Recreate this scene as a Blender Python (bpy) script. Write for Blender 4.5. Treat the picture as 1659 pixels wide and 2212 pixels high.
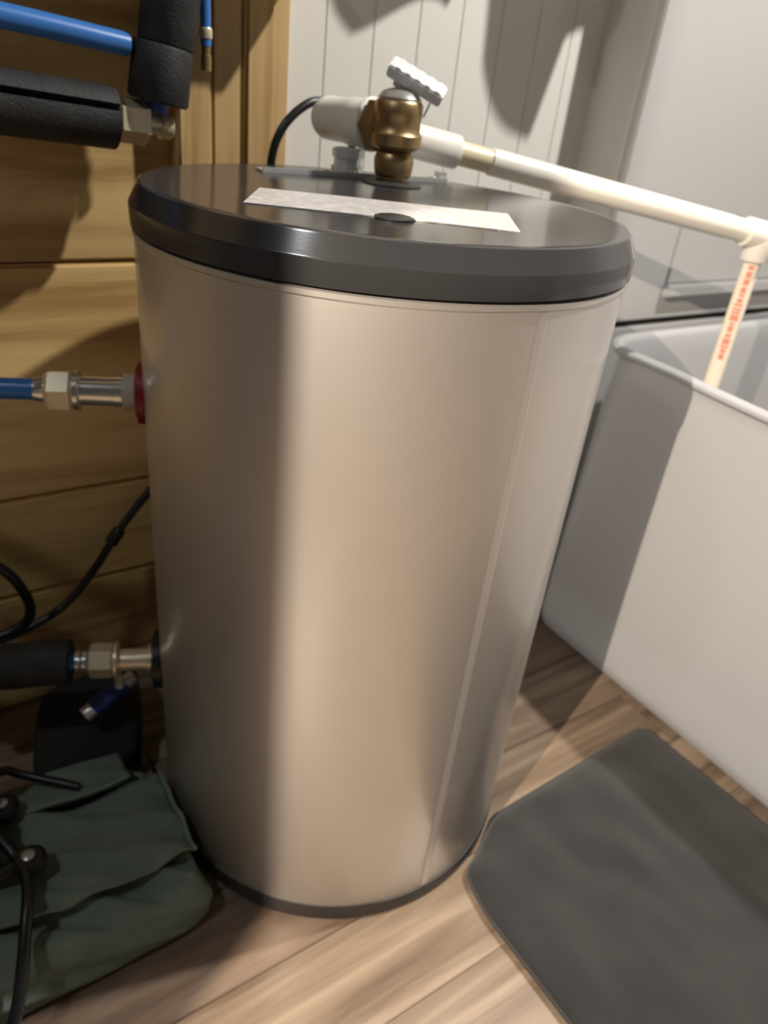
import bpy, bmesh, math, random
from mathutils import Vector, Matrix, noise

for o in list(bpy.data.objects): bpy.data.objects.remove(o)
random.seed(7)
scene = bpy.context.scene
COL = scene.collection
PI = math.pi

# room frame: s runs along the pine wall, n towards it, z up; the heater stands at the origin
ANG = math.radians(34)
U = Vector((math.cos(ANG), math.sin(ANG), 0)); N = Vector((-math.sin(ANG), math.cos(ANG), 0)); Z = Vector((0, 0, 1))
def W(s, n, z): return U*s + N*n + Z*z

# ------------------------------------------------------------------ camera
cam = bpy.data.cameras.new('camera'); co = bpy.data.objects.new('camera', cam); COL.objects.link(co)
pitch, roll, yaw = .5195, .1182, .0416
fw = Vector((math.sin(yaw)*math.cos(pitch), math.cos(yaw)*math.cos(pitch), -math.sin(pitch)))
rt = fw.cross(Z).normalized(); up = rt.cross(fw)
r2 = rt*math.cos(roll) + up*math.sin(roll); u2 = -rt*math.sin(roll) + up*math.cos(roll)
m = Matrix((r2, u2, -fw)).transposed().to_4x4(); m.translation = Vector((0, -.6952, .8033))
co.matrix_world = m
cam.sensor_fit = 'VERTICAL'; cam.sensor_height = 24; cam.lens = 1580.42/2212*24
cam.clip_start = .02
cam.dof.use_dof = True; cam.dof.focus_distance = .42; cam.dof.aperture_fstop = 5.0
scene.camera = co

# ------------------------------------------------------------------ world, exposure, lights
w = bpy.data.worlds.new('world'); scene.world = w; w.use_nodes = True
w.node_tree.nodes['Background'].inputs[0].default_value = (1, .93, .85, 1)
w.node_tree.nodes['Background'].inputs[1].default_value = .05
vs = scene.view_settings
vs.view_transform = 'Standard'; vs.look = 'None'; vs.gamma = 1; vs.use_curve_mapping = False; vs.exposure = 0.74

def lamp(name, loc, target, power, size, col):
    l = bpy.data.lights.new(name, 'AREA'); l.shape = 'DISK'; l.size = size; l.energy = power; l.color = col
    o = bpy.data.objects.new(name, l); COL.objects.link(o); o.location = loc
    o.rotation_euler = (Vector(target) - Vector(loc)).to_track_quat('-Z', 'Y').to_euler(); return o
LAMP_A = W(.80, -.40, 1.95)
LAMP_B = Vector((-.81, -1.51, 1.58))
lamp('ceiling_lamp_light', LAMP_A, W(.2, -.22, .3), 19.5, .045, (1, .95, .89))
lamp('rear_lamp_light', LAMP_B, (.1, 0, .3), 42, .008, (1, .85, .69))
FILL_C = W(-1.15, -.30, 1.95)
lamp('left_fill_light', FILL_C, W(-.40, -.02, .05), 2.8, .10, (.92, .97, 1))  # added fill to lift the dark left side

# ------------------------------------------------------------------ materials
def mat(name):
    M = bpy.data.materials.new(name); M.use_nodes = True
    nt = M.node_tree; return M, nt, nt.nodes['Principled BSDF']
def plain(name, col, rough=.5, metal=0, bump=0, bscale=200, var=0, vscale=8, **kw):
    M, nt, b = mat(name)
    b.inputs['Base Color'].default_value = (*col, 1); b.inputs['Roughness'].default_value = rough; b.inputs['Metallic'].default_value = metal
    for k, v in kw.items(): b.inputs[k.replace('_', ' ')].default_value = v
    tc = nt.nodes.new('ShaderNodeTexCoord')
    if var:
        t = nt.nodes.new('ShaderNodeTexNoise'); t.inputs['Scale'].default_value = vscale; t.inputs['Detail'].default_value = 4
        r = nt.nodes.new('ShaderNodeValToRGB'); e = r.color_ramp.elements
        e[0].position = .3; e[1].position = .7
        e[0].color = tuple(c*(1-var) for c in col)+(1,); e[1].color = tuple(min(1, c*(1+var)) for c in col)+(1,)
        nt.links.new(tc.outputs['Object'], t.inputs['Vector']); nt.links.new(t.outputs['Fac'], r.inputs['Fac']); nt.links.new(r.outputs['Color'], b.inputs['Base Color'])
    if bump:
        t = nt.nodes.new('ShaderNodeTexNoise'); t.inputs['Scale'].default_value = bscale; t.inputs['Detail'].default_value = 3
        bp = nt.nodes.new('ShaderNodeBump'); bp.inputs['Strength'].default_value = bump; bp.inputs['Distance'].default_value = .002
        nt.links.new(tc.outputs['Object'], t.inputs['Vector']); nt.links.new(t.outputs['Fac'], bp.inputs['Height']); nt.links.new(bp.outputs['Normal'], b.inputs['Normal'])
    return M
def wood(name, dark, mid, light, rough, axis='X', knots=0, gs=22, stretch=.06, bump=.15, spread=.12):
    M, nt, b = mat(name); n, L = nt.nodes, nt.links
    b.inputs['Roughness'].default_value = rough
    tc = n.new('ShaderNodeTexCoord'); oi = n.new('ShaderNodeObjectInfo')
    ad = n.new('ShaderNodeVectorMath'); ad.operation = 'MULTIPLY_ADD'
    cmb = n.new('ShaderNodeCombineXYZ')
    for i in range(3): L.new(oi.outputs['Random'], cmb.inputs[i])
    ad.inputs[1].default_value = (7, 7, 7); L.new(cmb.outputs[0], ad.inputs[0]); L.new(tc.outputs['Object'], ad.inputs[2])
    mp = n.new('ShaderNodeMapping'); sc = [1, 1, 1]; sc['XYZ'.index(axis)] = stretch; mp.inputs['Scale'].default_value = sc
    L.new(ad.outputs[0], mp.inputs['Vector'])
    t = n.new('ShaderNodeTexNoise'); t.inputs['Scale'].default_value = gs; t.inputs['Detail'].default_value = 7; t.inputs['Roughness'].default_value = .62; t.inputs['Distortion'].default_value = .6
    L.new(mp.outputs[0], t.inputs['Vector'])
    r = n.new('ShaderNodeValToRGB'); e = r.color_ramp.elements
    e[0].position = .33; e[0].color = (*dark, 1); e[1].position = .68; e[1].color = (*light, 1)
    q = e.new(.5); q.color = (*mid, 1)
    L.new(t.outputs['Fac'], r.inputs['Fac'])
    out = r.outputs['Color']
    if knots:
        v = n.new('ShaderNodeTexVoronoi'); v.inputs['Scale'].default_value = knots
        mp2 = n.new('ShaderNodeMapping'); sc = [1, 1, 1]; sc['XYZ'.index(axis)] = .45; mp2.inputs['Scale'].default_value = sc
        L.new(ad.outputs[0], mp2.inputs['Vector']); L.new(mp2.outputs[0], v.inputs['Vector'])
        rr = n.new('ShaderNodeMapRange'); rr.inputs[1].default_value = .03; rr.inputs[2].default_value = .13; rr.inputs[3].default_value = .85; rr.inputs[4].default_value = 0
        L.new(v.outputs['Distance'], rr.inputs[0])
        mx = n.new('ShaderNodeMix'); mx.data_type = 'RGBA'; L.new(rr.outputs[0], mx.inputs[0]); L.new(out, mx.inputs[6])
        mx.inputs[7].default_value = (dark[0]*.45, dark[1]*.38, dark[2]*.3, 1); out = mx.outputs[2]
    hs = n.new('ShaderNodeHueSaturation'); vr = n.new('ShaderNodeMapRange')
    vr.inputs[3].default_value = 1-spread; vr.inputs[4].default_value = 1+spread
    L.new(oi.outputs['Random'], vr.inputs[0]); L.new(vr.outputs[0], hs.inputs['Value']); L.new(out, hs.inputs['Color'])
    L.new(hs.outputs[0], b.inputs['Base Color'])
    bp = n.new('ShaderNodeBump'); bp.inputs['Strength'].default_value = bump; bp.inputs['Distance'].default_value = .001
    L.new(t.outputs['Fac'], bp.inputs['Height']); L.new(bp.outputs['Normal'], b.inputs['Normal'])
    return M
MT = dict(
    pine=wood('pine_board', (.42, .265, .10), (.68, .48, .21), (.78, .58, .28), .42, 'X', 7, 20, .07),
    pine_v=wood('pine_post', (.36, .22, .085), (.55, .375, .17), (.66, .47, .235), .42, 'Z', 0, 22, .06),
    pine_end=plain('pine_trim', (.56, .36, .15), .5, var=.15, vscale=30),
    floor=wood('laminate_plank', (.12, .08, .055), (.215, .155, .11), (.34, .26, .19), .34, 'X', 0, 26, .07, .12, .10),
    floor_l=wood('light_laminate_plank', (.125, .083, .055), (.23, .168, .115), (.37, .285, .205), .34, 'X', 0, 30, .06, .15, .05),
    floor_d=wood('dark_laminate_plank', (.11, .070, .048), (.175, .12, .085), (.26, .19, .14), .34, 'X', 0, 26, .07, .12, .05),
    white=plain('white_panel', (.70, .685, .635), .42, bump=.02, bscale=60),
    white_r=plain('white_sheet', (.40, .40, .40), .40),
    rear=plain('dark_unseen_surface', (.09, .09, .092), .8),  # dark so the unseen walls and ceiling bounce little light
    gap=plain('dark_gap', (.05, .045, .04), .9),
    steel=plain('silver_jacket', (.72, .69, .655), .45, .80, bump=.01, bscale=900, Coat_Weight=.6, Coat_Roughness=.16),
    lid=plain('charcoal_plastic', (.036, .036, .038), .16, 0, bump=.01, bscale=700, Specular_IOR_Level=.6),
    base=plain('black_rubber_base', (.03, .027, .025), .5),
    brass=plain('brass', (.40, .285, .14), .38, .92, var=.15, vscale=60),
    brass_n=plain('nickel_brass', (.82, .73, .54), .32, .60),
    chrome=plain('chrome', (.80, .79, .77), .20, .85),
    zinc=plain('zinc_steel', (.74, .75, .74), .34, .55),
    lever=plain('bright_lever', (.86, .86, .84), .35, .3),
    greycap=plain('grey_cap', (.42, .42, .40), .35, .6),
    pvc=plain('white_pvc', (.83, .80, .72), .32),
    cpvc=plain('cream_cpvc', (.80, .70, .50), .35),
    cpvc_w=plain('pale_cpvc', (.86, .76, .62), .35),
    redprint=plain('faded_red_print', (.70, .28, .20), .5),
    red=plain('red_plastic', (.20, .006, .006), .4),
    ringw=plain('grey_washer', (.45, .40, .36), .5),
    blackp=plain('black_plastic', (.012, .012, .013), .35),
    foam=plain('black_foam', (.017, .017, .017), .66, bump=.4, bscale=450, var=.5, vscale=40),
    cable=plain('black_cable', (.010, .010, .011), .38),
    blue=plain('blue_pex', (.04, .17, .50), .33),
    bluew=plain('blue_hose', (.02, .06, .27), .45),
    tub=plain('milky_plastic', (.60, .605, .615), .24),
    mat=plain('charcoal_cloth', (.0165, .0163, .0165), .95, bump=.5, bscale=1400, var=.22, vscale=14, Sheen_Weight=.25),
    green=plain('olive_canvas', (.165, .215, .178), .85, bump=.4, bscale=1500, var=.16, vscale=18),
    green_l=plain('olive_binding', (.19, .245, .21), .85, bump=.4, bscale=1500),
    web=plain('black_webbing', (.013, .013, .014), .8, bump=.4, bscale=1200),
    cloth_grey=plain('grey_cloth', (.55, .53, .50), .9, bump=.3, bscale=900),
)
def translucent(M, fac, col):
    nt = M.node_tree; b = nt.nodes['Principled BSDF']; out = nt.nodes['Material Output']
    tr = nt.nodes.new('ShaderNodeBsdfTranslucent'); tr.inputs['Color'].default_value = (*col, 1)
    mx = nt.nodes.new('ShaderNodeMixShader'); mx.inputs[0].default_value = fac
    nt.links.new(b.outputs[0], mx.inputs[1]); nt.links.new(tr.outputs[0], mx.inputs[2]); nt.links.new(mx.outputs[0], out.inputs['Surface'])
translucent(MT['tub'], .38, (.80, .80, .805))
translucent(MT['cloth_grey'], .65, (.90, .88, .85))  # thin, so the added cloths shade the wall lightly
# sticker: rows of small illegible grey print on white paper
def sticker_mat():
    M, nt, b = mat('white_sticker'); n, L = nt.nodes, nt.links
    b.inputs['Roughness'].default_value = .35
    tc = n.new('ShaderNodeTexCoord')
    mp = n.new('ShaderNodeMapping'); mp.inputs['Scale'].default_value = (130, 90, 1); L.new(tc.outputs['Object'], mp.inputs['Vector'])
    t = n.new('ShaderNodeTexNoise'); t.inputs['Scale'].default_value = 1; t.inputs['Detail'].default_value = 3; L.new(mp.outputs[0], t.inputs['Vector'])
    wv = n.new('ShaderNodeTexWave'); wv.bands_direction = 'Y'; wv.inputs['Scale'].default_value = 38; L.new(tc.outputs['Object'], wv.inputs['Vector'])
    mu = n.new('ShaderNodeMath'); mu.operation = 'MULTIPLY'; L.new(t.outputs['Fac'], mu.inputs[0]); L.new(wv.outputs['Fac'], mu.inputs[1])
    r = n.new('ShaderNodeValToRGB'); e = r.color_ramp.elements
    e[0].position = .16; e[0].color = (.90, .86, .82, 1); e[1].position = .42; e[1].color = (.26, .25, .25, 1)
    L.new(mu.outputs[0], r.inputs['Fac']); L.new(r.outputs['Color'], b.inputs['Base Color']); return M
MT['sticker'] = sticker_mat()

# ------------------------------------------------------------------ helpers
ORG = {}
def link(name, me, material, parent=None, origin=None, smooth=True):
    """me is in world coordinates; it is shifted to its origin (the parent's, or its own base)"""
    o = bpy.data.objects.new(name, me); COL.objects.link(o)
    if parent is not None:
        org = ORG[parent]; o.parent = parent
    else:
        org = Vector(origin) if origin is not None else Vector((0, 0, 0)); o.location = org
    me.transform(Matrix.Translation(-org)); ORG[o] = org
    if material: me.materials.append(MT[material])
    if smooth:
        for p in me.polygons: p.use_smooth = True
    return o
def tag(o, label, cat, group=None):
    o['label'] = label; o['category'] = cat
    if group: o['group'] = group
    return o
def thing(name, loc, label, cat, group=None):
    o = bpy.data.objects.new(name, None); COL.objects.link(o); o.location = loc; o.empty_display_size = .05
    ORG[o] = Vector(loc); return tag(o, label, cat, group)
def mesh(bm, name='m', recalc=True):
    if recalc: bmesh.ops.recalc_face_normals(bm, faces=bm.faces)
    me = bpy.data.meshes.new(name); bm.to_mesh(me); bm.free(); return me
def frame_from(d):
    d = Vector(d).normalized(); a = Vector((0, 0, 1)) if abs(d.z) < .9 else Vector((1, 0, 0))
    x = a.cross(d).normalized(); return x, d.cross(x), d
def add_lathe(bm, prof, base, axis=(0, 0, 1), seg=48, rot=0, cap=True):
    x, y, d = frame_from(axis); base = Vector(base); rings = []
    for r, h in prof:
        rings.append([bm.verts.new(base + d*h + (x*math.cos(2*PI*i/seg+rot) + y*math.sin(2*PI*i/seg+rot))*r) for i in range(seg)])
    for a, b in zip(rings, rings[1:]):
        for i in range(seg): bm.faces.new((a[i], a[(i+1) % seg], b[(i+1) % seg], b[i]))
    if cap: bm.faces.new(rings[0][::-1]); bm.faces.new(rings[-1])
    return rings
def lathe(name, prof, base, axis=(0, 0, 1), material=None, parent=None, seg=48, rot=0, cap=True, origin=None, auto=35):
    bm = bmesh.new(); add_lathe(bm, prof, base, axis, seg, rot, cap)
    o = link(name, mesh(bm), material, parent, origin); sharpen(o, auto); return o
def sharpen(o, deg=35):
    me = o.data; bm = bmesh.new(); bm.from_mesh(me)
    for e in bm.edges:
        if len(e.link_faces) == 2 and e.calc_face_angle(0) > math.radians(deg): e.smooth = False
    bm.to_mesh(me); bm.free()
def spline(pts, n=10):
    pts = [Vector(p) for p in pts]; P = [pts[0]*2-pts[1]] + pts + [pts[-1]*2-pts[-2]]; out = []
    for i in range(1, len(P)-2):
        a, b, c, d = P[i-1:i+3]
        for k in range(n):
            t = k/n
            out.append(.5*((2*b) + (c-a)*t + (2*a-5*b+4*c-d)*t*t + (3*b-a-3*c+d)*t**3))
    out.append(pts[-1]); return out
def add_tube(bm, pts, rad, seg=16, rfun=None):
    pts = [Vector(p) for p in pts]; rings = []; x = None
    for i, p in enumerate(pts):
        d = (pts[min(i+1, len(pts)-1)] - pts[max(i-1, 0)]).normalized()
        if x is None: x = frame_from(d)[0]
        x = (x - d*x.dot(d)).normalized(); y = d.cross(x)
        r = rad if rfun is None else rfun(i/(len(pts)-1))
        rings.append([bm.verts.new(p + (x*math.cos(2*PI*k/seg) + y*math.sin(2*PI*k/seg))*r) for k in range(seg)])
    for a, b in zip(rings, rings[1:]):
        for k in range(seg): bm.faces.new((a[k], a[(k+1) % seg], b[(k+1) % seg], b[k]))
    bm.faces.new(rings[0][::-1]); bm.faces.new(rings[-1])
def tube(name, pts, rad, material, parent=None, n=10, seg=16, origin=None, smooth_path=True):
    bm = bmesh.new(); add_tube(bm, spline(pts, n) if smooth_path else pts, rad, seg)
    o = link(name, mesh(bm), material, parent, origin); sharpen(o, 50); return o
_box_cache = {}
def box(name, s0, s1, n0, n1, z0, z1, material, parent=None, bev=0, origin=None):
    """box aligned with the room; its own origin at its centre so that wood grain follows it"""
    key = tuple(round(v, 5) for v in (s1-s0, n1-n0, z1-z0, bev)) + (material,)
    if key not in _box_cache:
        bm = bmesh.new(); bmesh.ops.create_cube(bm, size=1)
        for v in bm.verts: v.co = Vector((v.co.x*(s1-s0), v.co.y*(n1-n0), v.co.z*(z1-z0)))
        if bev: bmesh.ops.bevel(bm, geom=bm.edges[:], offset=bev, segments=2, affect='EDGES')
        me = mesh(bm, name); me.materials.append(MT[material]); _box_cache[key] = me
    o = bpy.data.objects.new(name, _box_cache[key]); COL.objects.link(o)
    c = W((s0+s1)/2, (n0+n1)/2, (z0+z1)/2)
    o.rotation_euler = (0, 0, ANG)
    if parent is not None: o.parent = parent; o.location = c - ORG[parent]
    else: o.location = c
    ORG[o] = c; return o
def structure(name, label=None):
    o = bpy.data.objects.new(name, None); COL.objects.link(o); ORG[o] = Vector((0, 0, 0)); o['kind'] = 'structure'
    if label: o['label'] = label
    return o
def struct_box(name, label, *a, **k):
    o = box(name, *a, **k); o['kind'] = 'structure'; o['label'] = label; return o

# ------------------------------------------------------------------ the room
S0, S1, N0, N1, ZC = -2.00, 1.75, -2.05, .30, 2.10
fl = structure('floor', 'brown wood-look laminate plank floor')
sub = box('subfloor', S0, S1, N0, N1+.03, -.03, -.0085, 'gap', fl)
n_edge = -.095
rows = []
PW = .105
k = math.floor((N0 - n_edge)/PW)
while n_edge + k*PW < N1+.02:
    rows.append((k, n_edge + k*PW)); k += 1
rf = random.Random(4)
for k, n0 in rows:
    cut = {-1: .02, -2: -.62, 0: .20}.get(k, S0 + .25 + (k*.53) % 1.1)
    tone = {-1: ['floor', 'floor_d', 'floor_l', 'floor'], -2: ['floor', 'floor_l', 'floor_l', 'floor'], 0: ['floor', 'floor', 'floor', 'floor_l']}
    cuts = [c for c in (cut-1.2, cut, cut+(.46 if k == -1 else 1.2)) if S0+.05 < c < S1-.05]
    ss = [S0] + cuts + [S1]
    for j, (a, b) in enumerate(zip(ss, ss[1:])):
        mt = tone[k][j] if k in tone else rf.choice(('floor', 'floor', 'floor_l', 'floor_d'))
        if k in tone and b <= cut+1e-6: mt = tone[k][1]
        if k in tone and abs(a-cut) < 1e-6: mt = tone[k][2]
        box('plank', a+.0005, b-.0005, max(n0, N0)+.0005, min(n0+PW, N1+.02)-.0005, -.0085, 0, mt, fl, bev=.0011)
wl = structure('wall_left', 'knotty pine tongue-and-groove boarded wall')
box('backing', S0, -.02, N1+.016, N1+.03, 0, ZC, 'gap', wl)
zz = .045-.14
while zz < ZC-.02:
    z0, z1 = max(zz, 0), min(zz+.14, ZC)
    box('board', S0, -.075, N1, N1+.018, z0+.0012, z1-.0012, 'pine', wl, bev=.0035); zz += .14
tp = structure('trim_1', 'vertical pine corner post between boards and white panelling')
box('post_side', -.093, -.055, .268, N1, 0, ZC, 'pine_v', tp, bev=.003)
box('post_face', -.0545, -.018, .272, N1, 0, ZC, 'pine_v', tp, bev=.004)
box('post_edge', -.017, .016, .269, N1, 0, ZC, 'pine_v', tp, bev=.004)
box('corner_bead', .0165, .040, .280, N1+.004, 0, ZC, 'pine_v', tp, bev=.003)
wb = structure('wall_back', 'cream white vertical beadboard panelling')
box('backing', -.02, .60, N1+.012, N1+.03, 0, ZC, 'white', wb)
sx = .030; pw = .0645
while sx < .545:
    box('bead_plank', sx+.0001, sx+pw-.0001, N1, N1+.0125, 0, ZC, 'white', wb, bev=.0010); sx += pw
# white boxed-out wall on the right, with a sheet panel and a narrow ledge trim over a dark strip for the shade behind the tub
wr = structure('wall_right', 'smooth white sheet-panelled boxed-out wall beside the tub')
box('side_panel', .543, .5555, .2125, N1+.012, 0, ZC, 'white', wr, bev=.002)
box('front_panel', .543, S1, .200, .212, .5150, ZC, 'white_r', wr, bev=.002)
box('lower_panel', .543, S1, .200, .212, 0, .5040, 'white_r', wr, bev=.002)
box('shade_strip', .556, S1, .2125, .22, .44, .56, 'gap', wr)  # dark colour paints the shade between tub and wall
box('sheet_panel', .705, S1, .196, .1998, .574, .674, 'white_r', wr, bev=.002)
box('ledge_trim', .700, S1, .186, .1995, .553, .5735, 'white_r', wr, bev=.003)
# unseen pine board added just above the view to shade the upper wall
sh = structure('shade_shelf', 'unseen pine board added above the pipes to shade the wall')
box('shade_board', S0, .06, .190, N1, .922, .940, 'pine', sh, bev=.002)
# unseen blocker added beside the camera to darken the heater's left side
struct_box('light_blocker', 'unseen blocker added behind the camera to shade the left side', S0, -1.208, -.65, -.60, 0, ZC, 'rear')
# rest of the room, out of view
ce = struct_box('ceiling', 'dark ceiling out of view', S0, S1, N0, N1+.03, ZC, ZC+.03, 'rear')
struct_box('wall_far_left', 'dark wall out of view on the left', S0-.03, S0, N0, N1+.03, 0, ZC, 'rear')
struct_box('wall_far_right', 'white wall out of view on the right', S1, S1+.03, N0, N1+.03, 0, ZC, 'white_r')
struct_box('wall_rear', 'dark wall behind the camera', S0, S1, N0-.03, N0, 0, ZC, 'rear')

# ------------------------------------------------------------------ water heater
R = .215
wh = thing('water_heater', (0, 0, 0), 'round silver water heater with a charcoal plastic lid, standing on the plank floor', 'water heater')
lathe('jacket', [(.2125, .020), (R, .0245), (R, .6815), (R+.0012, .6830), (R+.0012, .6865), (R-.002, .6885)], (0, 0, 0), material='steel', parent=wh, seg=160)
lathe('base_ring', [(.205, 0), (.2155, .002), (.2165, .012), (.2160, .0245), (.2125, .0255)], (0, 0, 0), material='base', parent=wh, seg=128)
lid = lathe('lid', [(.2155, .6890), (.2175, .6898), (.2178, .7062), (.2175, .7072), (.2169, .7080), (.2108, .7208), (.2098, .7222), (.2080, .7231), (.2050, .7233), (.2000, .7228), (.10, .7228), (.03, .7228)], (0, 0, 0), material='lid', parent=wh, seg=160, auto=18)
lid['label'] = 'glossy charcoal plastic lid'
# lapped sheet seam of the jacket
bm = bmesh.new(); a0 = math.radians(-58.3); prof = []
for i in range(9):
    t = i/8; prof.append((a0 + math.radians(-.1 + 2.6*t), R + (.00025 if 0 < i < 8 else .0002 if i == 0 else .0001)))
vv = [[bm.verts.new((math.cos(a)*r, math.sin(a)*r, z)) for a, r in prof] for z in (.0265, .6810)]
for i in range(8): bm.faces.new((vv[0][i], vv[0][i+1], vv[1][i+1], vv[1][i]))
link('seam', mesh(bm), 'steel', wh)
# sticker on the lid
def slab(name, corners, z, h, material, parent):
    bm = bmesh.new(); lo = [bm.verts.new((x, y, z)) for x, y in corners]; hi = [bm.verts.new((x, y, z+h)) for x, y in corners]
    k = len(lo); bm.faces.new(hi); bm.faces.new(lo[::-1])
    for i in range(k): bm.faces.new((lo[i], lo[(i+1) % k], hi[(i+1) % k], hi[i]))
    return link(name, mesh(bm), material, parent, smooth=False)
slab('label_sticker', [(-.104, -.126), (.100, -.119), (.103, -.024), (-.107, -.036)], .7229, .0006, 'sticker', wh)['label'] = 'white sticker with rows of fine print'
lathe('lid_plug', [(.015, 0), (.015, .0012), (.012, .0022), (.004, .0025)], (.006, -.122, .7230), material='blackp', parent=wh, seg=32)
lathe('dark_ring', [(.030, 0), (.030, .0012), (.021, .0030), (.0185, .0030)], (.002, .108, .7228), material='base', parent=wh, seg=40)  # low dark ring on the lid around the valve neck
# junction plate with turned-up ends and screws
pa = Vector((-.122, .081, 0)); pb = Vector((.064, .178, 0)); pd = (pb-pa).normalized(); pq = Vector((-pd.y, pd.x, 0))
def strip(name, t0, t1, q0, q1, z0, z1, material, parent):
    L = (pb-pa).length
    pts = [pa + pd*L*t + pq*q for t, q in ((t0, q0), (t1, q0), (t1, q1), (t0, q1))]
    return slab(name, [(p.x, p.y) for p in pts], z0, z1-z0, material, parent)
jp = strip('junction_plate', 0, 1, .006, .026, .7229, .7250, 'zinc', wh)
strip('plate_lip', 0, 1, .0035, .0058, .7229, .7275, 'zinc', jp)
strip('plate_tab', .965, 1, .006, .020, .7252, .7330, 'zinc', jp)
for t in (.33, .47, .93):
    p = pa + pd*(pb-pa).length*t + pq*.010
    lathe('screw', [(.0045, 0), (.0045, .002), (.003, .0035)], (p.x, p.y, .7251), material='chrome', parent=jp, seg=16)
lathe('conduit_connector', [(.017, 0), (.017, .006), (.0145, .0065), (.0145, .014), (.0165, .0145), (.0165, .022), (.011, .0235)], (-.046, .152, .7251), material='zinc', parent=wh, seg=8)
# coloured escutcheons round the water ports
AZ = math.radians(-169); PD = Vector((math.cos(AZ), math.sin(AZ), 0))
lathe('hot_port_ring', [(.0295, .2135), (.0295, .2205), (.024, .2225), (.0165, .2225)], (0, 0, .533), PD, 'red', wh, 40)['label'] = 'red ring round the hot port'
lathe('cold_port_ring', [(.034, .2135), (.034, .2225), (.027, .2250), (.0155, .2250)], (0, 0, .203), PD, 'blackp', wh, 40)['label'] = 'black ring round the cold port'

# ------------------------------------------------------------------ relief valve on the lid
vc = Vector((.002, .118, .7232))
rv = thing('relief_valve', vc, 'brass relief valve with a tilted metal lever on top of the heater lid', 'valve')
lathe('threaded_neck', [(.0165, .0034), (.0165, .006), (.0185, .008), (.0195, .014), (.0200, .021), (.0185, .026), (.0165, .029)], vc, material='brass', parent=rv)
lathe('body', [(.0165, .0292), (.0205, .031), (.0250, .034), (.0255, .044), (.0230, .047), (.0225, .056), (.0235, .060), (.0235, .071), (.0215, .0735)], vc, material='brass', parent=rv, seg=40, auto=40)
od = Vector((-.70, .714, 0)).normalized(); zc = .0490
lathe('outlet_hex', [(.016, .010), (.0255, .014), (.0255, .030), (.022, .032)], vc+Z*zc, od, 'brass', rv, 6, auto=20)
bn = lathe('bonnet', [(.0212, .0737), (.0212, .0755), (.017, .0805), (.009, .0835), (.0055, .084)], vc, material='greycap', parent=rv, seg=32)
lathe('stem', [(.0045, .0842), (.0045, .088)], vc, material='zinc', parent=bn, seg=16)
# lever: stamped steel bar with a folded edge, tilted down to the right
lx = Vector((.92, -.10, -.375)).normalized(); ly = Vector((.10, 1, 0)); ly = (ly - lx*ly.dot(lx)).normalized(); lz = lx.cross(ly)
ly, lz = ly*math.cos(.6) + lz*math.sin(.6), lz*math.cos(.6) - ly*math.sin(.6)
def lever_box(name, x0, x1, y0, y1, z0, z1, parent, bev=.0015, material='zinc'):
    bm = bmesh.new(); bmesh.ops.create_cube(bm, size=1)
    c = vc + Z*.0875 + Vector((.0135, 0, 0))
    for v in bm.verts:
        q = v.co + Vector((.5, .5, .5)); v.co = c + lx*(x0+(x1-x0)*q.x) + ly*(y0+(y1-y0)*q.y) + lz*(z0+(z1-z0)*q.z)
    bmesh.ops.bevel(bm, geom=bm.edges[:], offset=bev, segments=2, affect='EDGES')
    return link(name, mesh(bm), material, parent, smooth=False)
lv = lever_box('lever', -.029, .029, -.009, .009, -.002, .0105, rv, material='lever')
for i in range(5): lever_box('lever_rib', -.022+i*.0105, -.017+i*.0105, -.0075, .0075, .0107, .0115, lv, .0003, 'lever')
lever_box('lever_fork', -.020, -.004, -.006, .006, -.009, -.0022, rv, .001)
tube('lever_wire', [vc+Vector((.034, -.006, .086)), vc+Vector((.029, -.010, .074)), vc+Vector((.0245, -.006, .062))], .0010, 'zinc', rv, 4, 8)

# ------------------------------------------------------------------ white discharge pipe
E1 = vc + Z*zc + od*.102; E2 = W(.585, -.008, .6905)
run = (E2-E1).normalized()
dp = thing('discharge_pipe', W(.585, -.008, .40), 'white plastic drain pipe running from the brass relief valve down into the tub', 'pipe')
lathe('adapter', [(.0235, .033), (.0250, .034), (.0250, .041), (.0225, .043), (.0225, .068), (.0212, .070), (.0212, .098)], vc+Z*zc, od, 'pvc', dp, 40)
bm = bmesh.new()
bmesh.ops.create_uvsphere(bm, u_segments=32, v_segments=16, radius=.0212, matrix=Matrix.Translation(E1))
add_lathe(bm, [(.0200, .002), (.0200, .034), (.0185, .036)], E1, run, 40)
el = link('elbow', mesh(bm), 'pvc', dp); sharpen(el, 40)
LEN = (E2-E1).length
lathe('coupling', [(.0150, .062), (.0178, .064), (.0178, .146), (.0165, .148), (.0134, .148)], E1, run, 'pvc', dp, 40)
lathe('cream_pipe_piece', [(.0128, .036), (.0128, .215)], E1, run, 'cpvc', dp, 32)
lathe('pipe_run', [(.0133, .187), (.0146, .1885), (.0146, LEN-.052), (.0140, LEN-.050), (.0140, LEN-.018)], E1, run, 'pvc', dp, 40)
bm = bmesh.new(); down = Vector((0, 0, -1))
bmesh.ops.create_uvsphere(bm, u_segments=32, v_segments=16, radius=.0182, matrix=Matrix.Translation(E2))
add_lathe(bm, [(.0170, -.028), (.0180, -.027), (.0180, 0)], E2, run, 40)
add_lathe(bm, [(.0180, 0), (.0180, .030), (.0165, .032)], E2, down, 40)
el = link('elbow', mesh(bm), 'pvc', dp); sharpen(el, 40)
dr = lathe('drop_pipe', [(.0112, .020), (.0112, .30)], E2, down, 'cpvc_w', dp, 32)
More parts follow.
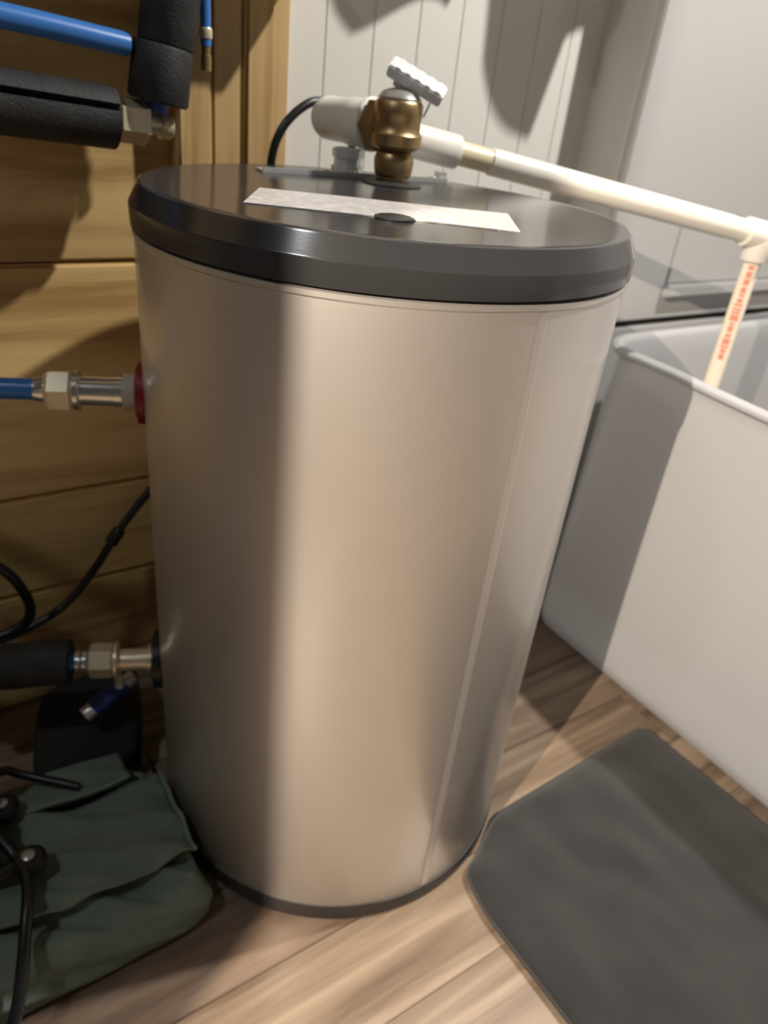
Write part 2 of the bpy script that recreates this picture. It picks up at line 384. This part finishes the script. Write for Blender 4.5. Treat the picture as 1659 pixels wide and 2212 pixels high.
# red print along the drop pipe: short curved dashes standing on its surface
th0 = math.atan2(-.92, -.40)
bm = bmesh.new(); z = E2.z-.036
for i in range(17):
    h = random.choice((.0035, .006, .0085)); aw = math.radians(random.choice((18, 24, 28)))
    cols = [th0 - aw + 2*aw*j/4 for j in range(5)]
    q = [[bm.verts.new((E2.x+math.cos(a)*.01135, E2.y+math.sin(a)*.01135, zz_)) for a in cols] for zz_ in (z, z-h)]
    for j in range(4): bm.faces.new((q[0][j], q[1][j], q[1][j+1], q[0][j+1]))
    z -= h + random.choice((.0012, .002))
link('printed_lettering', mesh(bm), 'redprint', dr)['label'] = 'faded red print'

# ------------------------------------------------------------------ electric cable behind the lid
cb = tube('power_cable', [W(-.010, .225, .62), W(-.008, .224, .70), W(-.005, .222, .735), W(.004, .219, .758), W(.022, .219, .776), W(.045, .222, .786), W(.075, .23, .780), W(.10, .24, .755), W(.115, .25, .70), W(.12, .26, .55)], .0046, 'cable', None, 10, 14, origin=W(.03, .24, .55))
tag(cb, 'black power cable arching over the heater lid beside the pine post', 'cable')

# ------------------------------------------------------------------ water lines on the left of the heater
hl = thing('hot_water_line', PD*.30 + Z*.50, 'blue pipe with a chrome and brass fitting screwed into the red-ringed port', 'pipe')
hb = Vector((0, 0, .533))
lathe('washer', [(.0175, .2227), (.0175, .234), (.015, .235)], hb, PD, 'ringw', hl)
cn = lathe('connector', [(.0140, .2345), (.0140, .243), (.0135, .2435), (.0135, .272), (.0160, .2722), (.0185, .2735), (.0185, .2775), (.016, .279)], hb, PD, 'chrome', hl)
lathe('nut', [(.0165, .2792), (.0195, .281), (.0195, .299), (.0170, .3025)], hb, PD, 'brass_n', hl, 6, rot=.3, auto=20)
lathe('crimp_ring', [(.0105, .3028), (.0112, .304), (.0112, .3125), (.0105, .313)], hb, PD, 'chrome', hl, 32)
tube('pipe', [hb+PD*.3028, hb+PD*.36, hb+PD*.46-Z*.001, hb+PD*.60+Vector((0, .05, 0)), hb+PD*.72+Vector((0, .15, 0))], .0098, 'blue', hl, 8, 20)

cl = thing('cold_water_line', PD*.30 + Z*.17, 'short brass-fitted water line with black foam wrap low on the heater', 'pipe')
lb = Vector((0, 0, .203))
lathe('connector', [(.0150, .2252), (.0150, .231), (.0128, .2315), (.0128, .262), (.0150, .2622), (.0215, .2635), (.0215, .2670), (.016, .2685)], lb, PD, 'brass_n', cl)
lathe('nut', [(.0170, .2687), (.0200, .270), (.0200, .293), (.0170, .2955)], lb, PD, 'brass_n', cl, 6, rot=.2, auto=20)
for d in (.297, .3045):
    lathe('crimp_ring', [(.0112, d), (.0125, d+.001), (.0125, d+.005), (.0112, d+.006)], lb, PD, 'chrome', cl, 32)
tube('pipe', [lb+PD*.2957, lb+PD*.33, lb+PD*.42, lb+PD*.60+Vector((0, .05, 0))], .0095, 'blue', cl, 8, 20)
bm = bmesh.new(); add_tube(bm, spline([lb+PD*.316, lb+PD*.34, lb+PD*.42, lb+PD*.58+Vector((0, .05, 0))], 12), .026, 24)
fo = link('foam_wrap', mesh(bm), 'foam', cl); sharpen(fo, 50)
lathe('bleed_screw', [(.0035, .016), (.0035, .030), (.006, .0305), (.006, .040), (.003, .0415)], lb+PD*.265, -Z, 'zinc', cl, 12)

# ------------------------------------------------------------------ pipework in the upper left corner
nP = .222
ip = thing('insulated_pipe', W(-.27, nP, .735), 'horizontal pipe in split black foam with a brass nut, below the blue pipe', 'pipe')
a, b = W(-.62, nP-.02, .785), W(-.172, nP, .7545)
dirp = (b-a).normalized()
bm = bmesh.new(); x_, y_, d_ = frame_from(dirp)
seg = 40; open0 = math.radians(58); wd = math.radians(9)
L_ = (b-a).length; ringsO, ringsI = [], []
def foam_shell(bm, a, d, x, y, L, r_out, r_in, a0, a1, seg, steps=10, jit=0):
    vo = []
    for i in range(steps+1):
        row = []
        for k in range(seg+1):
            t = a0 + (a1-a0)*k/seg; c = a + d*(L*i/steps)
            row.append((c + (x*math.cos(t)+y*math.sin(t))*r_out, c + (x*math.cos(t)+y*math.sin(t))*r_in))
        vo.append([(bm.verts.new(p), bm.verts.new(q)) for p, q in row])
    for i in range(steps):
        for k in range(seg):
            bm.faces.new((vo[i][k][0], vo[i][k+1][0], vo[i+1][k+1][0], vo[i+1][k][0]))
            bm.faces.new((vo[i][k][1], vo[i+1][k][1], vo[i+1][k+1][1], vo[i][k+1][1]))
        for k in (0, seg):
            bm.faces.new((vo[i][k][0], vo[i+1][k][0], vo[i+1][k][1], vo[i][k][1]))
    for i in (0, steps):
        for k in range(seg):
            bm.faces.new((vo[i][k][0], vo[i][k][1], vo[i][k+1][1], vo[i][k+1][0]))
sd = Z*.40 - N*.92; slit = math.atan2(sd.dot(y_), sd.dot(x_))
foam_shell(bm, a, dirp, x_, y_, L_, .0270, .0118, slit+.12, slit+2*PI-.12, 40)
fo = link('foam_wrap', mesh(bm), 'foam', ip); sharpen(fo, 45)
tube('pipe', [a, a.lerp(b, .5), b+dirp*.012], .0110, 'blackp', ip, 4, 20)
lathe('nut', [(.0175, .002), (.0200, .004), (.0200, .026), (.0215, .0265), (.0215, .030), (.015, .031)], b, dirp, 'brass_n', ip, 6, rot=.4, auto=20)
lathe('elbow_stub', [(.0115, .0312), (.0115, .036), (.0095, .0365), (.0095, .045), (.0125, .0455), (.0125, .055), (.0095, .057)], b, dirp, 'brass_n', ip, 24)

ri = thing('insulated_riser', W(-.133, .20, .77), 'upright pipe wrapped in thick black foam in the corner by the pine post', 'pipe')
a = W(-.130, .217, .771); d = (W(-.118, .215, .854)-a).normalized()
lathe('lower_foam_sleeve', [(.0265, 0), (.0285, .003), (.0275, .045), (.0262, .048)], a, d, 'foam', ri, 32, auto=35)
lathe('upper_foam_sleeve', [(.0250, .0482), (.0262, .050), (.0262, .146), (.025, .148)], a+W(.003, 0, 0), d, 'foam', ri, 32, auto=35)
lathe('pipe_end', [(.0095, -.009), (.0100, -.008), (.0105, 0), (.009, .0002)], a, d, 'bluew', ri, 24)
bp_ = tube('blue_pipe', [W(-.60, .170, .845), W(-.40, .190, .833), W(-.260, .206, .8245), W(-.156, .216, .8155)], .0098, 'blue', None, 8, 20, origin=W(-.3, .18, .8))
tag(bp_, 'bright blue pipe sloping into the black foam riser', 'pipe')
b2 = thing('blue_tail_pipe', W(-.078, .222, .80), 'thin upright blue pipe with a brass end behind the foam riser', 'pipe')
lathe('pipe', [(.0050, 0), (.0050, .098)], W(-.079, .222, .823), Z, 'blue', b2, 20)
lathe('crimp_ring', [(.0058, .006), (.0063, .007), (.0063, .014), (.0058, .015)], W(-.079, .222, .823), Z, 'brass_n', b2, 20)
lathe('brass_end', [(.0035, -.022), (.0050, -.021), (.0050, -.008), (.0042, -.0075), (.0042, -.0002)], W(-.079, .222, .823), Z, 'brass', b2, 20)

# ------------------------------------------------------------------ white tub
TB = thing('storage_tub', W(.82, -.25, 0), 'large milky white plastic tub standing on the floor right of the heater', 'tub')
def tub_loop(t, inset=0, nseg=14, straight=10):
    """t = 0 at the floor, 1 at the rim"""
    s0 = .485 + .004*t; s1 = 1.12 + .03*t; n0 = -.72 - .02*t; n1 = .128 + .010*t
    r = .045 + .045*t
    s0 += inset; s1 -= inset; n0 += inset; n1 -= inset; r = max(r-inset, .02)
    P = []
    def arc(cs, cn, a0):
        for k in range(nseg): a = a0 + PI/2*k/nseg; P.append((cs+math.cos(a)*r, cn+math.sin(a)*r))
    def seg_(p, q):
        for k in range(straight): P.append((p[0]+(q[0]-p[0])*k/straight, p[1]+(q[1]-p[1])*k/straight))
    arc(s1-r, n1-r, 0); seg_((s1-r, n1), (s0+r, n1)); arc(s0+r, n1-r, PI/2); seg_((s0, n1-r), (s0, n0+r))
    arc(s0+r, n0+r, PI); seg_((s0+r, n0), (s1-r, n0)); arc(s1-r, n0+r, 1.5*PI); seg_((s1, n0+r), (s1, n1-r))
    out = []
    zt = .524
    for s, n in P:
        b = max(0, 1-((n+.30)/.42)**2) if abs(n+.30) < .42 else 0
        side = max(0, 1-(s-s0)/.10) if s-s0 < .10 else 0
        bulge = b*side*(.030*t + .012*math.sin(PI*t))
        sag = .008*b*side
        back = .012*min(1, max(0, (n-.02)/.10))
        out.append(W(s-bulge, n, t*(zt-sag-back)))
    return out
bm = bmesh.new(); rings = []
ts = [0, .02, .06, .15, .3, .45, .6, .75, .88, .95, .985]
for t in ts: rings.append([bm.verts.new(p) for p in tub_loop(t, .012 if t == 0 else .003 if t == .02 else 0)])
for t, ins, dz in ((.99, -.003, 0), (1, -.008, -.001), (1, -.007, .003), (1, 0, .005), (1, .006, .003), (.99, .008, 0), (.93, .008, 0), (.6, .008, 0), (.25, .008, 0), (.04, .010, 0)):
    rings.append([bm.verts.new(p+Z*dz) for p in tub_loop(t, ins)])
for A, B in zip(rings, rings[1:]):
    k = len(A)
    for i in range(k): bm.faces.new((A[i], A[(i+1) % k], B[(i+1) % k], B[i]))
bm.faces.new(rings[0][::-1]); bm.faces.new(rings[-1])
link('tub_body', mesh(bm), 'tub', TB)
bm = bmesh.new(); rr = []
for ins, dz in ((-.0085, -.006), (-.0098, -.004), (-.0098, .001), (-.0085, .003)):
    rr.append([bm.verts.new(p+Z*dz) for p in tub_loop(1, ins)])
for A, B in zip(rr, rr[1:]+rr[:1]):
    k = len(A)
    for i in range(k): bm.faces.new((A[i], A[(i+1) % k], B[(i+1) % k], B[i]))
link('rim', mesh(bm), 'tub', TB)

# ------------------------------------------------------------------ folded charcoal bath mat
def rounded_poly(pts, rads, n=8):
    out = []; k = len(pts)
    for i in range(k):
        p = Vector(pts[i]); a = (Vector(pts[i-1])-p); b = (Vector(pts[(i+1) % k])-p); r = rads[i]
        p0 = p + a.normalized()*r; p1 = p + b.normalized()*r
        for j in range(n+1):
            t = j/n; out.append(p0*(1-t)**2 + p*2*t*(1-t) + p1*t*t)
    return out
def cloth_slab(name, poly, z0, th, material, parent, amp=.003, seed=0, rings=14):
    c = sum((Vector(p) for p in poly), Vector((0, 0)))/len(poly)
    def pt(p, f, z): q = c+(Vector(p)-c)*f; return q, z
    bm = bmesh.new(); loops = []
    prof = [(.985, 0), (.996, th*.15), (1, th*.5), (.996, th*.85), (.985, th)] + [(1-.985*i/rings*.97-.012, th) for i in range(1, rings)]
    for f, z in prof:
        row = []
        for p in poly:
            q = c+(Vector(p)-c)*f; zz_ = z0+z
            if z >= th*.8:
                e = min(1, (1-f)*14)
                zz_ += amp*e*(noise.noise(Vector((q.x*9, q.y*9, seed)))+.5*noise.noise(Vector((q.x*24, q.y*15, seed+5)))) + .0016*e
            row.append(bm.verts.new(W(q.x, q.y, zz_)))
        loops.append(row)
    k = len(poly)
    for A, B in zip(loops, loops[1:]):
        for i in range(k): bm.faces.new((A[i], A[(i+1) % k], B[(i+1) % k], B[i]))
    bm.faces.new(loops[0][::-1]); bm.faces.new(loops[-1])
    return link(name, mesh(bm), material, parent)
def subdiv(poly, step=.012):
    out = []
    for i, p in enumerate(poly):
        q = poly[(i+1) % len(poly)]; k = max(1, int((Vector(q)-Vector(p)).length/step))
        for j in range(k): out.append(Vector(p).lerp(Vector(q), j/k))
    return out
bmth = thing('bath_mat', W(.26, -.42, 0), 'dark charcoal bath mat folded double on the floor between heater and tub', 'mat')
pl = subdiv(rounded_poly([(.141, -.1705), (.452, -.158), (.462, -.72), (.052, -.72), (.046, -.262), (.058, -.216), (.086, -.2040)], [.008, .015, .03, .03, .03, .012, .008]))
cloth_slab('lower_layer', pl, .0005, .006, 'mat', bmth, 0, 1)
pl = subdiv(rounded_poly([(.134, -.1790), (.449, -.1655), (.461, -.72), (.051, -.72), (.045, -.262), (.057, -.2175), (.088, -.2060)], [.010, .018, .03, .03, .03, .012, .008]))
cloth_slab('upper_layer', pl, .0070, .008, 'mat', bmth, .008, 2, 22)

# ------------------------------------------------------------------ green canvas bag
def soft_box(s0, s1, n0, n1, z0, z1, nx, ny, nz, e=5, disp=None):
    bm = bmesh.new(); V = {}
    def vert(i, j, k):
        if (i, j, k) in V: return V[i, j, k]
        u, v, q = 2*i/nx-1, 2*j/ny-1, 2*k/nz-1
        m_ = max(abs(u), abs(v), abs(q)); nrm = (abs(u)**e+abs(v)**e+abs(q)**e)**(1/e); f = m_/nrm if nrm else 1
        u, v, q = u*f, v*f, q*f
        s, n, z = (s0+s1)/2+u*(s1-s0)/2, (n0+n1)/2+v*(n1-n0)/2, (z0+z1)/2+q*(z1-z0)/2
        if disp: s, n, z = disp(s, n, z, u, v, q)
        V[i, j, k] = bm.verts.new(W(s, n, z)); return V[i, j, k]
    for i in range(nx):
        for j in range(ny):
            for k in (0, nz): bm.faces.new((vert(i, j, k), vert(i+1, j, k), vert(i+1, j+1, k), vert(i, j+1, k)))
    for i in range(nx):
        for k in range(nz):
            for j in (0, ny): bm.faces.new((vert(i, j, k), vert(i+1, j, k), vert(i+1, j, k+1), vert(i, j, k+1)))
    for j in range(ny):
        for k in range(nz):
            for i in (0, nx): bm.faces.new((vert(i, j, k), vert(i, j+1, k), vert(i, j+1, k+1), vert(i, j, k+1)))
    return mesh(bm)
cbag = thing('canvas_bag', W(-.40, 0, 0), 'rumpled olive green canvas tool bag on the floor left of the heater', 'bag')
def sstep(x): x = min(1, max(0, x)); return x*x*(3-2*x)
def folds(s, n, seed=0):
    w_ = s*.62+n*1.0 + .030*noise.noise(Vector((s*6, n*6, seed)))
    f1 = .5+.5*math.sin(w_*118+2.2*noise.noise(Vector((s*4, n*4, seed+3))))
    f2 = noise.noise(Vector((s*9+seed, w_*30, seed)))
    f3 = noise.noise(Vector((s*14+seed, w_*75, seed+9)))
    return f1**3*.8 + f2*.7 + f3*.6
def bag_d(s, n, z, u, v, q):
    top = sstep(q); k = folds(s, n, 2)
    z2 = z + top*(.015*k - .010*max(0, v))
    fr = sstep((-v-.5)/.5); en = sstep((u-.5)/.5)
    n = n - fr*(.008*folds(s, z*1.5, 6)*(1-abs(q)) + .010*(1-q)*.5)
    s = s + en*(.004*noise.noise(Vector((n*30, z*30, 3))) - .012*max(0, q)) + .012*max(0, u)*max(0, -n-.04)/.08
    return s, n, max(z2, .0006)
link('bag_body', soft_box(-.66, -.224, -.118, .080, 0, .066, 90, 48, 16, 10, bag_d), 'green', cbag)
def sheet(name, fn, nu, nv, th, material, parent):
    bm = bmesh.new(); top = [[bm.verts.new(fn(i/nu, j/nv)) for j in range(nv+1)] for i in range(nu+1)]
    bot = [[bm.verts.new(fn(i/nu, j/nv)-Z*th) for j in range(nv+1)] for i in range(nu+1)]
    for i in range(nu):
        for j in range(nv):
            bm.faces.new((top[i][j], top[i+1][j], top[i+1][j+1], top[i][j+1])); bm.faces.new((bot[i][j], bot[i][j+1], bot[i+1][j+1], bot[i+1][j]))
    for i in range(nu):
        for j in (0, nv): bm.faces.new((top[i][j], bot[i][j], bot[i+1][j], top[i+1][j]))
    for j in range(nv):
        for i in (0, nu): bm.faces.new((top[i][j], top[i][j+1], bot[i][j+1], bot[i][j]))
    return link(name, mesh(bm), material, parent)
def flap(a, b):     # front flap of the bag, lying over the top
    s = -.66 + .436*a; n = -.080 + .115*b + .012*math.sin(a*6)
    z = .0830 + .0105*folds(s, n, 8) + .004*math.sin(PI*a) - .010*max(0, (a-.93)/.07)**2
    return W(s, n, z)
fp = sheet('front_flap', flap, 60, 24, .004, 'green', cbag)
def flap2(a, b):    # upper flap, overlapping the front one
    s = -.66 + .400*a; n = .028 + .050*b
    z = .0925 + .007*folds(s, n, 5) - .006*b
    return W(s, n, z)
f2 = sheet('top_flap', flap2, 60, 16, .005, 'green', cbag)
tube('binding', [Vector(flap(1.0, b/8))+Z*.0005 for b in range(9)], .0028, 'green_l', fp, 5, 8)
tube('binding', [Vector(flap2(a/14, 0))+Z*.0005 for a in range(15)], .0026, 'green_l', f2, 4, 8)

# black webbing strap hanging down the heater end of the bag
def strap_pt(a, b):
    n = .075 - .150*a; s = -.2200 - .004*b
    return W(s - .006*b, n, .068 + .010*(1-a) - .030*(1-b) - .020*a)
sheet('webbing_strap', strap_pt, 24, 6, .002, 'web', cbag)
# black soft pouch squeezed between the bag, the heater and the wall
def pouch_d(s, n, z, u, v, q):
    k = noise.noise(Vector((s*14, n*14, z*14)))
    return s+.006*k+.05*max(0, n-.12)/.17, n+.006*k, max(.0006, z + max(0, q)*(.010*k - .05*max(0, -v)*.4))
pc = link('black_pouch', soft_box(-.350, -.222, .094, .235, 0, .086, 20, 26, 14, 6, pouch_d), 'web', None, origin=W(-.29, .19, 0))
tag(pc, 'soft black pouch tucked behind the green bag against the wall', 'pouch')

# ------------------------------------------------------------------ black pump lying on the bag, with rubber feet
pm = thing('water_pump', W(-.43, .10, .09), 'black water pump with round screw-fixed feet resting on the green bag', 'pump')
pz = .126
a = W(-.47, -.075, pz+.008); ax = (W(-.385, .12, pz+.008)-a).normalized()
lathe('motor_can', [(.020, -.17), (.030, -.165), (.030, -.01), (.026, -.005)], a+ax*.05, ax, 'blackp', pm, 40)
lathe('pump_head', [(.034, 0), (.036, .004), (.036, .055), (.028, .060), (.028, .085), (.018, .090)], a+ax*.047, ax, 'blackp', pm, 12, auto=25)
def foot(s, n):
    c = W(s, n, .1040)
    f = lathe('foot', [(.0155, 0), (.0165, .003), (.0165, .010), (.0120, .014), (.007, .0145)], c, Z, 'cable', pm, 28)
    lathe('screw', [(.0065, .0147), (.0065, .017), (.004, .0185)], c, Z, 'greycap', f, 16)
    bm = bmesh.new(); add_tube(bm, [c+Z*.008, c.lerp(W(-.45, n+.005, .1035), .5), W(-.45, n+.005, .1055)], .0075, 10)
    link('foot_arm', mesh(bm), 'blackp', pm)
foot(-.389, .033); foot(-.377, -.042)
lathe('outlet_port', [(.010, 0), (.010, .030), (.0135, .031), (.0135, .045), (.009, .046)], a+ax*.125, (ax+Z*1.2+U*.3), 'blackp', pm, 24)
lathe('inlet_tee', [(.016, 0), (.016, .050), (.019, .0505), (.019, .062), (.012, .064)], W(-.385, .195, .100), (-U*.2+Z*1.0-N*.05), 'blackp', pm, 24)
lathe('clamp', [(.0195, .020), (.0195, .029)], W(-.385, .195, .100), (-U*.2+Z*1.0-N*.05), 'zinc', pm, 24)

# cables and hoses in the lower left
c1 = tube('black_cable_loop', [W(-.42, .235, .33), W(-.37, .232, .305), W(-.332, .228, .275), W(-.314, .226, .232), W(-.315, .226, .203), W(-.332, .228, .187), W(-.365, .232, .180), W(-.42, .238, .178)], .0062, 'cable', None, 10, 14, origin=W(-.36, .23, .17))
tag(c1, 'black cable bent in a loop against the pine wall', 'cable')
c2 = tube('black_cable_run', [W(-.135, .268, .335), W(-.165, .266, .305), W(-.195, .262, .272), W(-.225, .258, .232), W(-.262, .255, .192), W(-.30, .252, .172), W(-.36, .25, .158), W(-.45, .25, .150)], .0052, 'cable', None, 10, 14, origin=W(-.28, .26, .15))
tag(c2, 'thin black cable rising behind the heater above the foam-wrapped line', 'cable')
lathe('cable_joint', [(.0078, -.011), (.0085, -.008), (.0085, .008), (.0078, .011)], W(-.197, .2615, .269), (W(-.165, .266, .305)-W(-.225, .258, .232)), 'cable', c2, 16)
hs = thing('blue_hose', W(-.25, .13, .10), 'dark blue hose stub with metal ends under the low brass fitting', 'hose')
a, b = W(-.284, .124, .114), W(-.222, .138, .138); d = (b-a).normalized()
lathe('hose', [(.0105, .012), (.0112, .014), (.0112, .056), (.0105, .058)], a, d, 'bluew', hs, 24)
lathe('end_fitting', [(.0090, 0), (.0095, .001), (.0095, .0118)], a, d, 'zinc', hs, 16)
lathe('end_fitting', [(.0095, .0582), (.0095, .070), (.008, .072)], a, d, 'zinc', hs, 16)
c3 = tube('black_lead', [W(-.43, .06, .098), W(-.385, .085, .110), W(-.365, .080, .1015), W(-.345, .066, .0975), W(-.325, .050, .0955), W(-.312, .040, .093)], .0048, 'cable', None, 8, 12, origin=W(-.36, .07, .09))
tag(c3, 'short black lead lying across the top flap of the green bag', 'cable')
c4 = tube('black_hose', [W(-.44, .02, .13), W(-.405, .0, .125), W(-.388, -.03, .112), W(-.383, -.065, .112), W(-.392, -.102, .104), W(-.415, -.152, .060), W(-.45, -.178, .010)], .0058, 'cable', None, 8, 14, origin=W(-.41, -.06, .01))
tag(c4, 'black hose curling from the pump down the front of the green bag', 'hose')

# ------------------------------------------------------------------ unseen cloths added above the view to shadow the white wall
def rag(name, label, cs, n, ztop, poly, material):
    bm = bmesh.new(); pts = subdiv([Vector(p) for p in poly], .012); c = sum(pts, Vector((0, 0)))/len(pts)
    rows_ = []
    for f in (1, .75, .5, .25):
        rows_.append([(c+(p-c)*f) for p in pts])
    for sgn in (-1, 1):
        L = [[bm.verts.new(W(cs+q.x, n + sgn*.0035*(1.2-abs(q.x)*2) + .012*math.sin(q.x*38)*min(1, (ztop-q.y)*4) , q.y)) for q in r] for r in rows_]
        k = len(pts)
        for A, B in zip(L, L[1:]):
            for i in range(k): bm.faces.new((A[i], A[(i+1) % k], B[(i+1) % k], B[i]))
        bm.faces.new(L[-1])
        if sgn == -1: first = L[0]
        else:
            for i in range(k): bm.faces.new((first[i], first[(i+1) % k], L[0][(i+1) % k], L[0][i]))
    o = link(name, mesh(bm), material, None, origin=W(cs, n, ztop)); return tag(o, label, 'cloth')
rag('shadow_cloth', 'unseen grey cloth added to cast a pointed wall shadow', .50, .165, 1.35, [(-.02, 1.35), (.05, 1.35), (.085, 1.20), (.062, 1.10), (.03, 1.085), (.006, .995), (-.075, 1.07), (-.085, 1.16)], 'cloth_grey')
rag('shadow_rag', 'unseen grey rag added to cast a wall shadow', .268, .20, 1.30, [(-.05, 1.30), (.05, 1.30), (.072, 1.12), (.068, 1.045), (-.03, 1.035), (-.076, 1.075), (-.076, 1.15)], 'cloth_grey')
# ------------------------------------------------------------------ lamps of the room and the added left fill (out of view)
def fitting(loc, name, label):
    t = thing(name, Vector((loc.x, loc.y, ZC)), label, 'lamp')
    lathe('canopy', [(.05, 0), (.05, .012), (.012, .02), (.012, ZC-loc.z-.03), (.02, ZC-loc.z-.028)], (loc.x, loc.y, ZC-.0005), -Z, 'white_r', t, 32)
    lathe('shade', [(.03, 0), (.115, .0), (.115, -.004), (.03, -.02)], (loc.x, loc.y, loc.z+.012), -Z, 'white_r', t, 32)
fitting(LAMP_A, 'ceiling_lamp', 'white ceiling lamp over the tub')
fitting(FILL_C, 'left_fill_fitting', 'white fitting of the added fill light on the left, out of view')
fitting(LAMP_B, 'rear_ceiling_lamp', 'white ceiling lamp behind the camera')
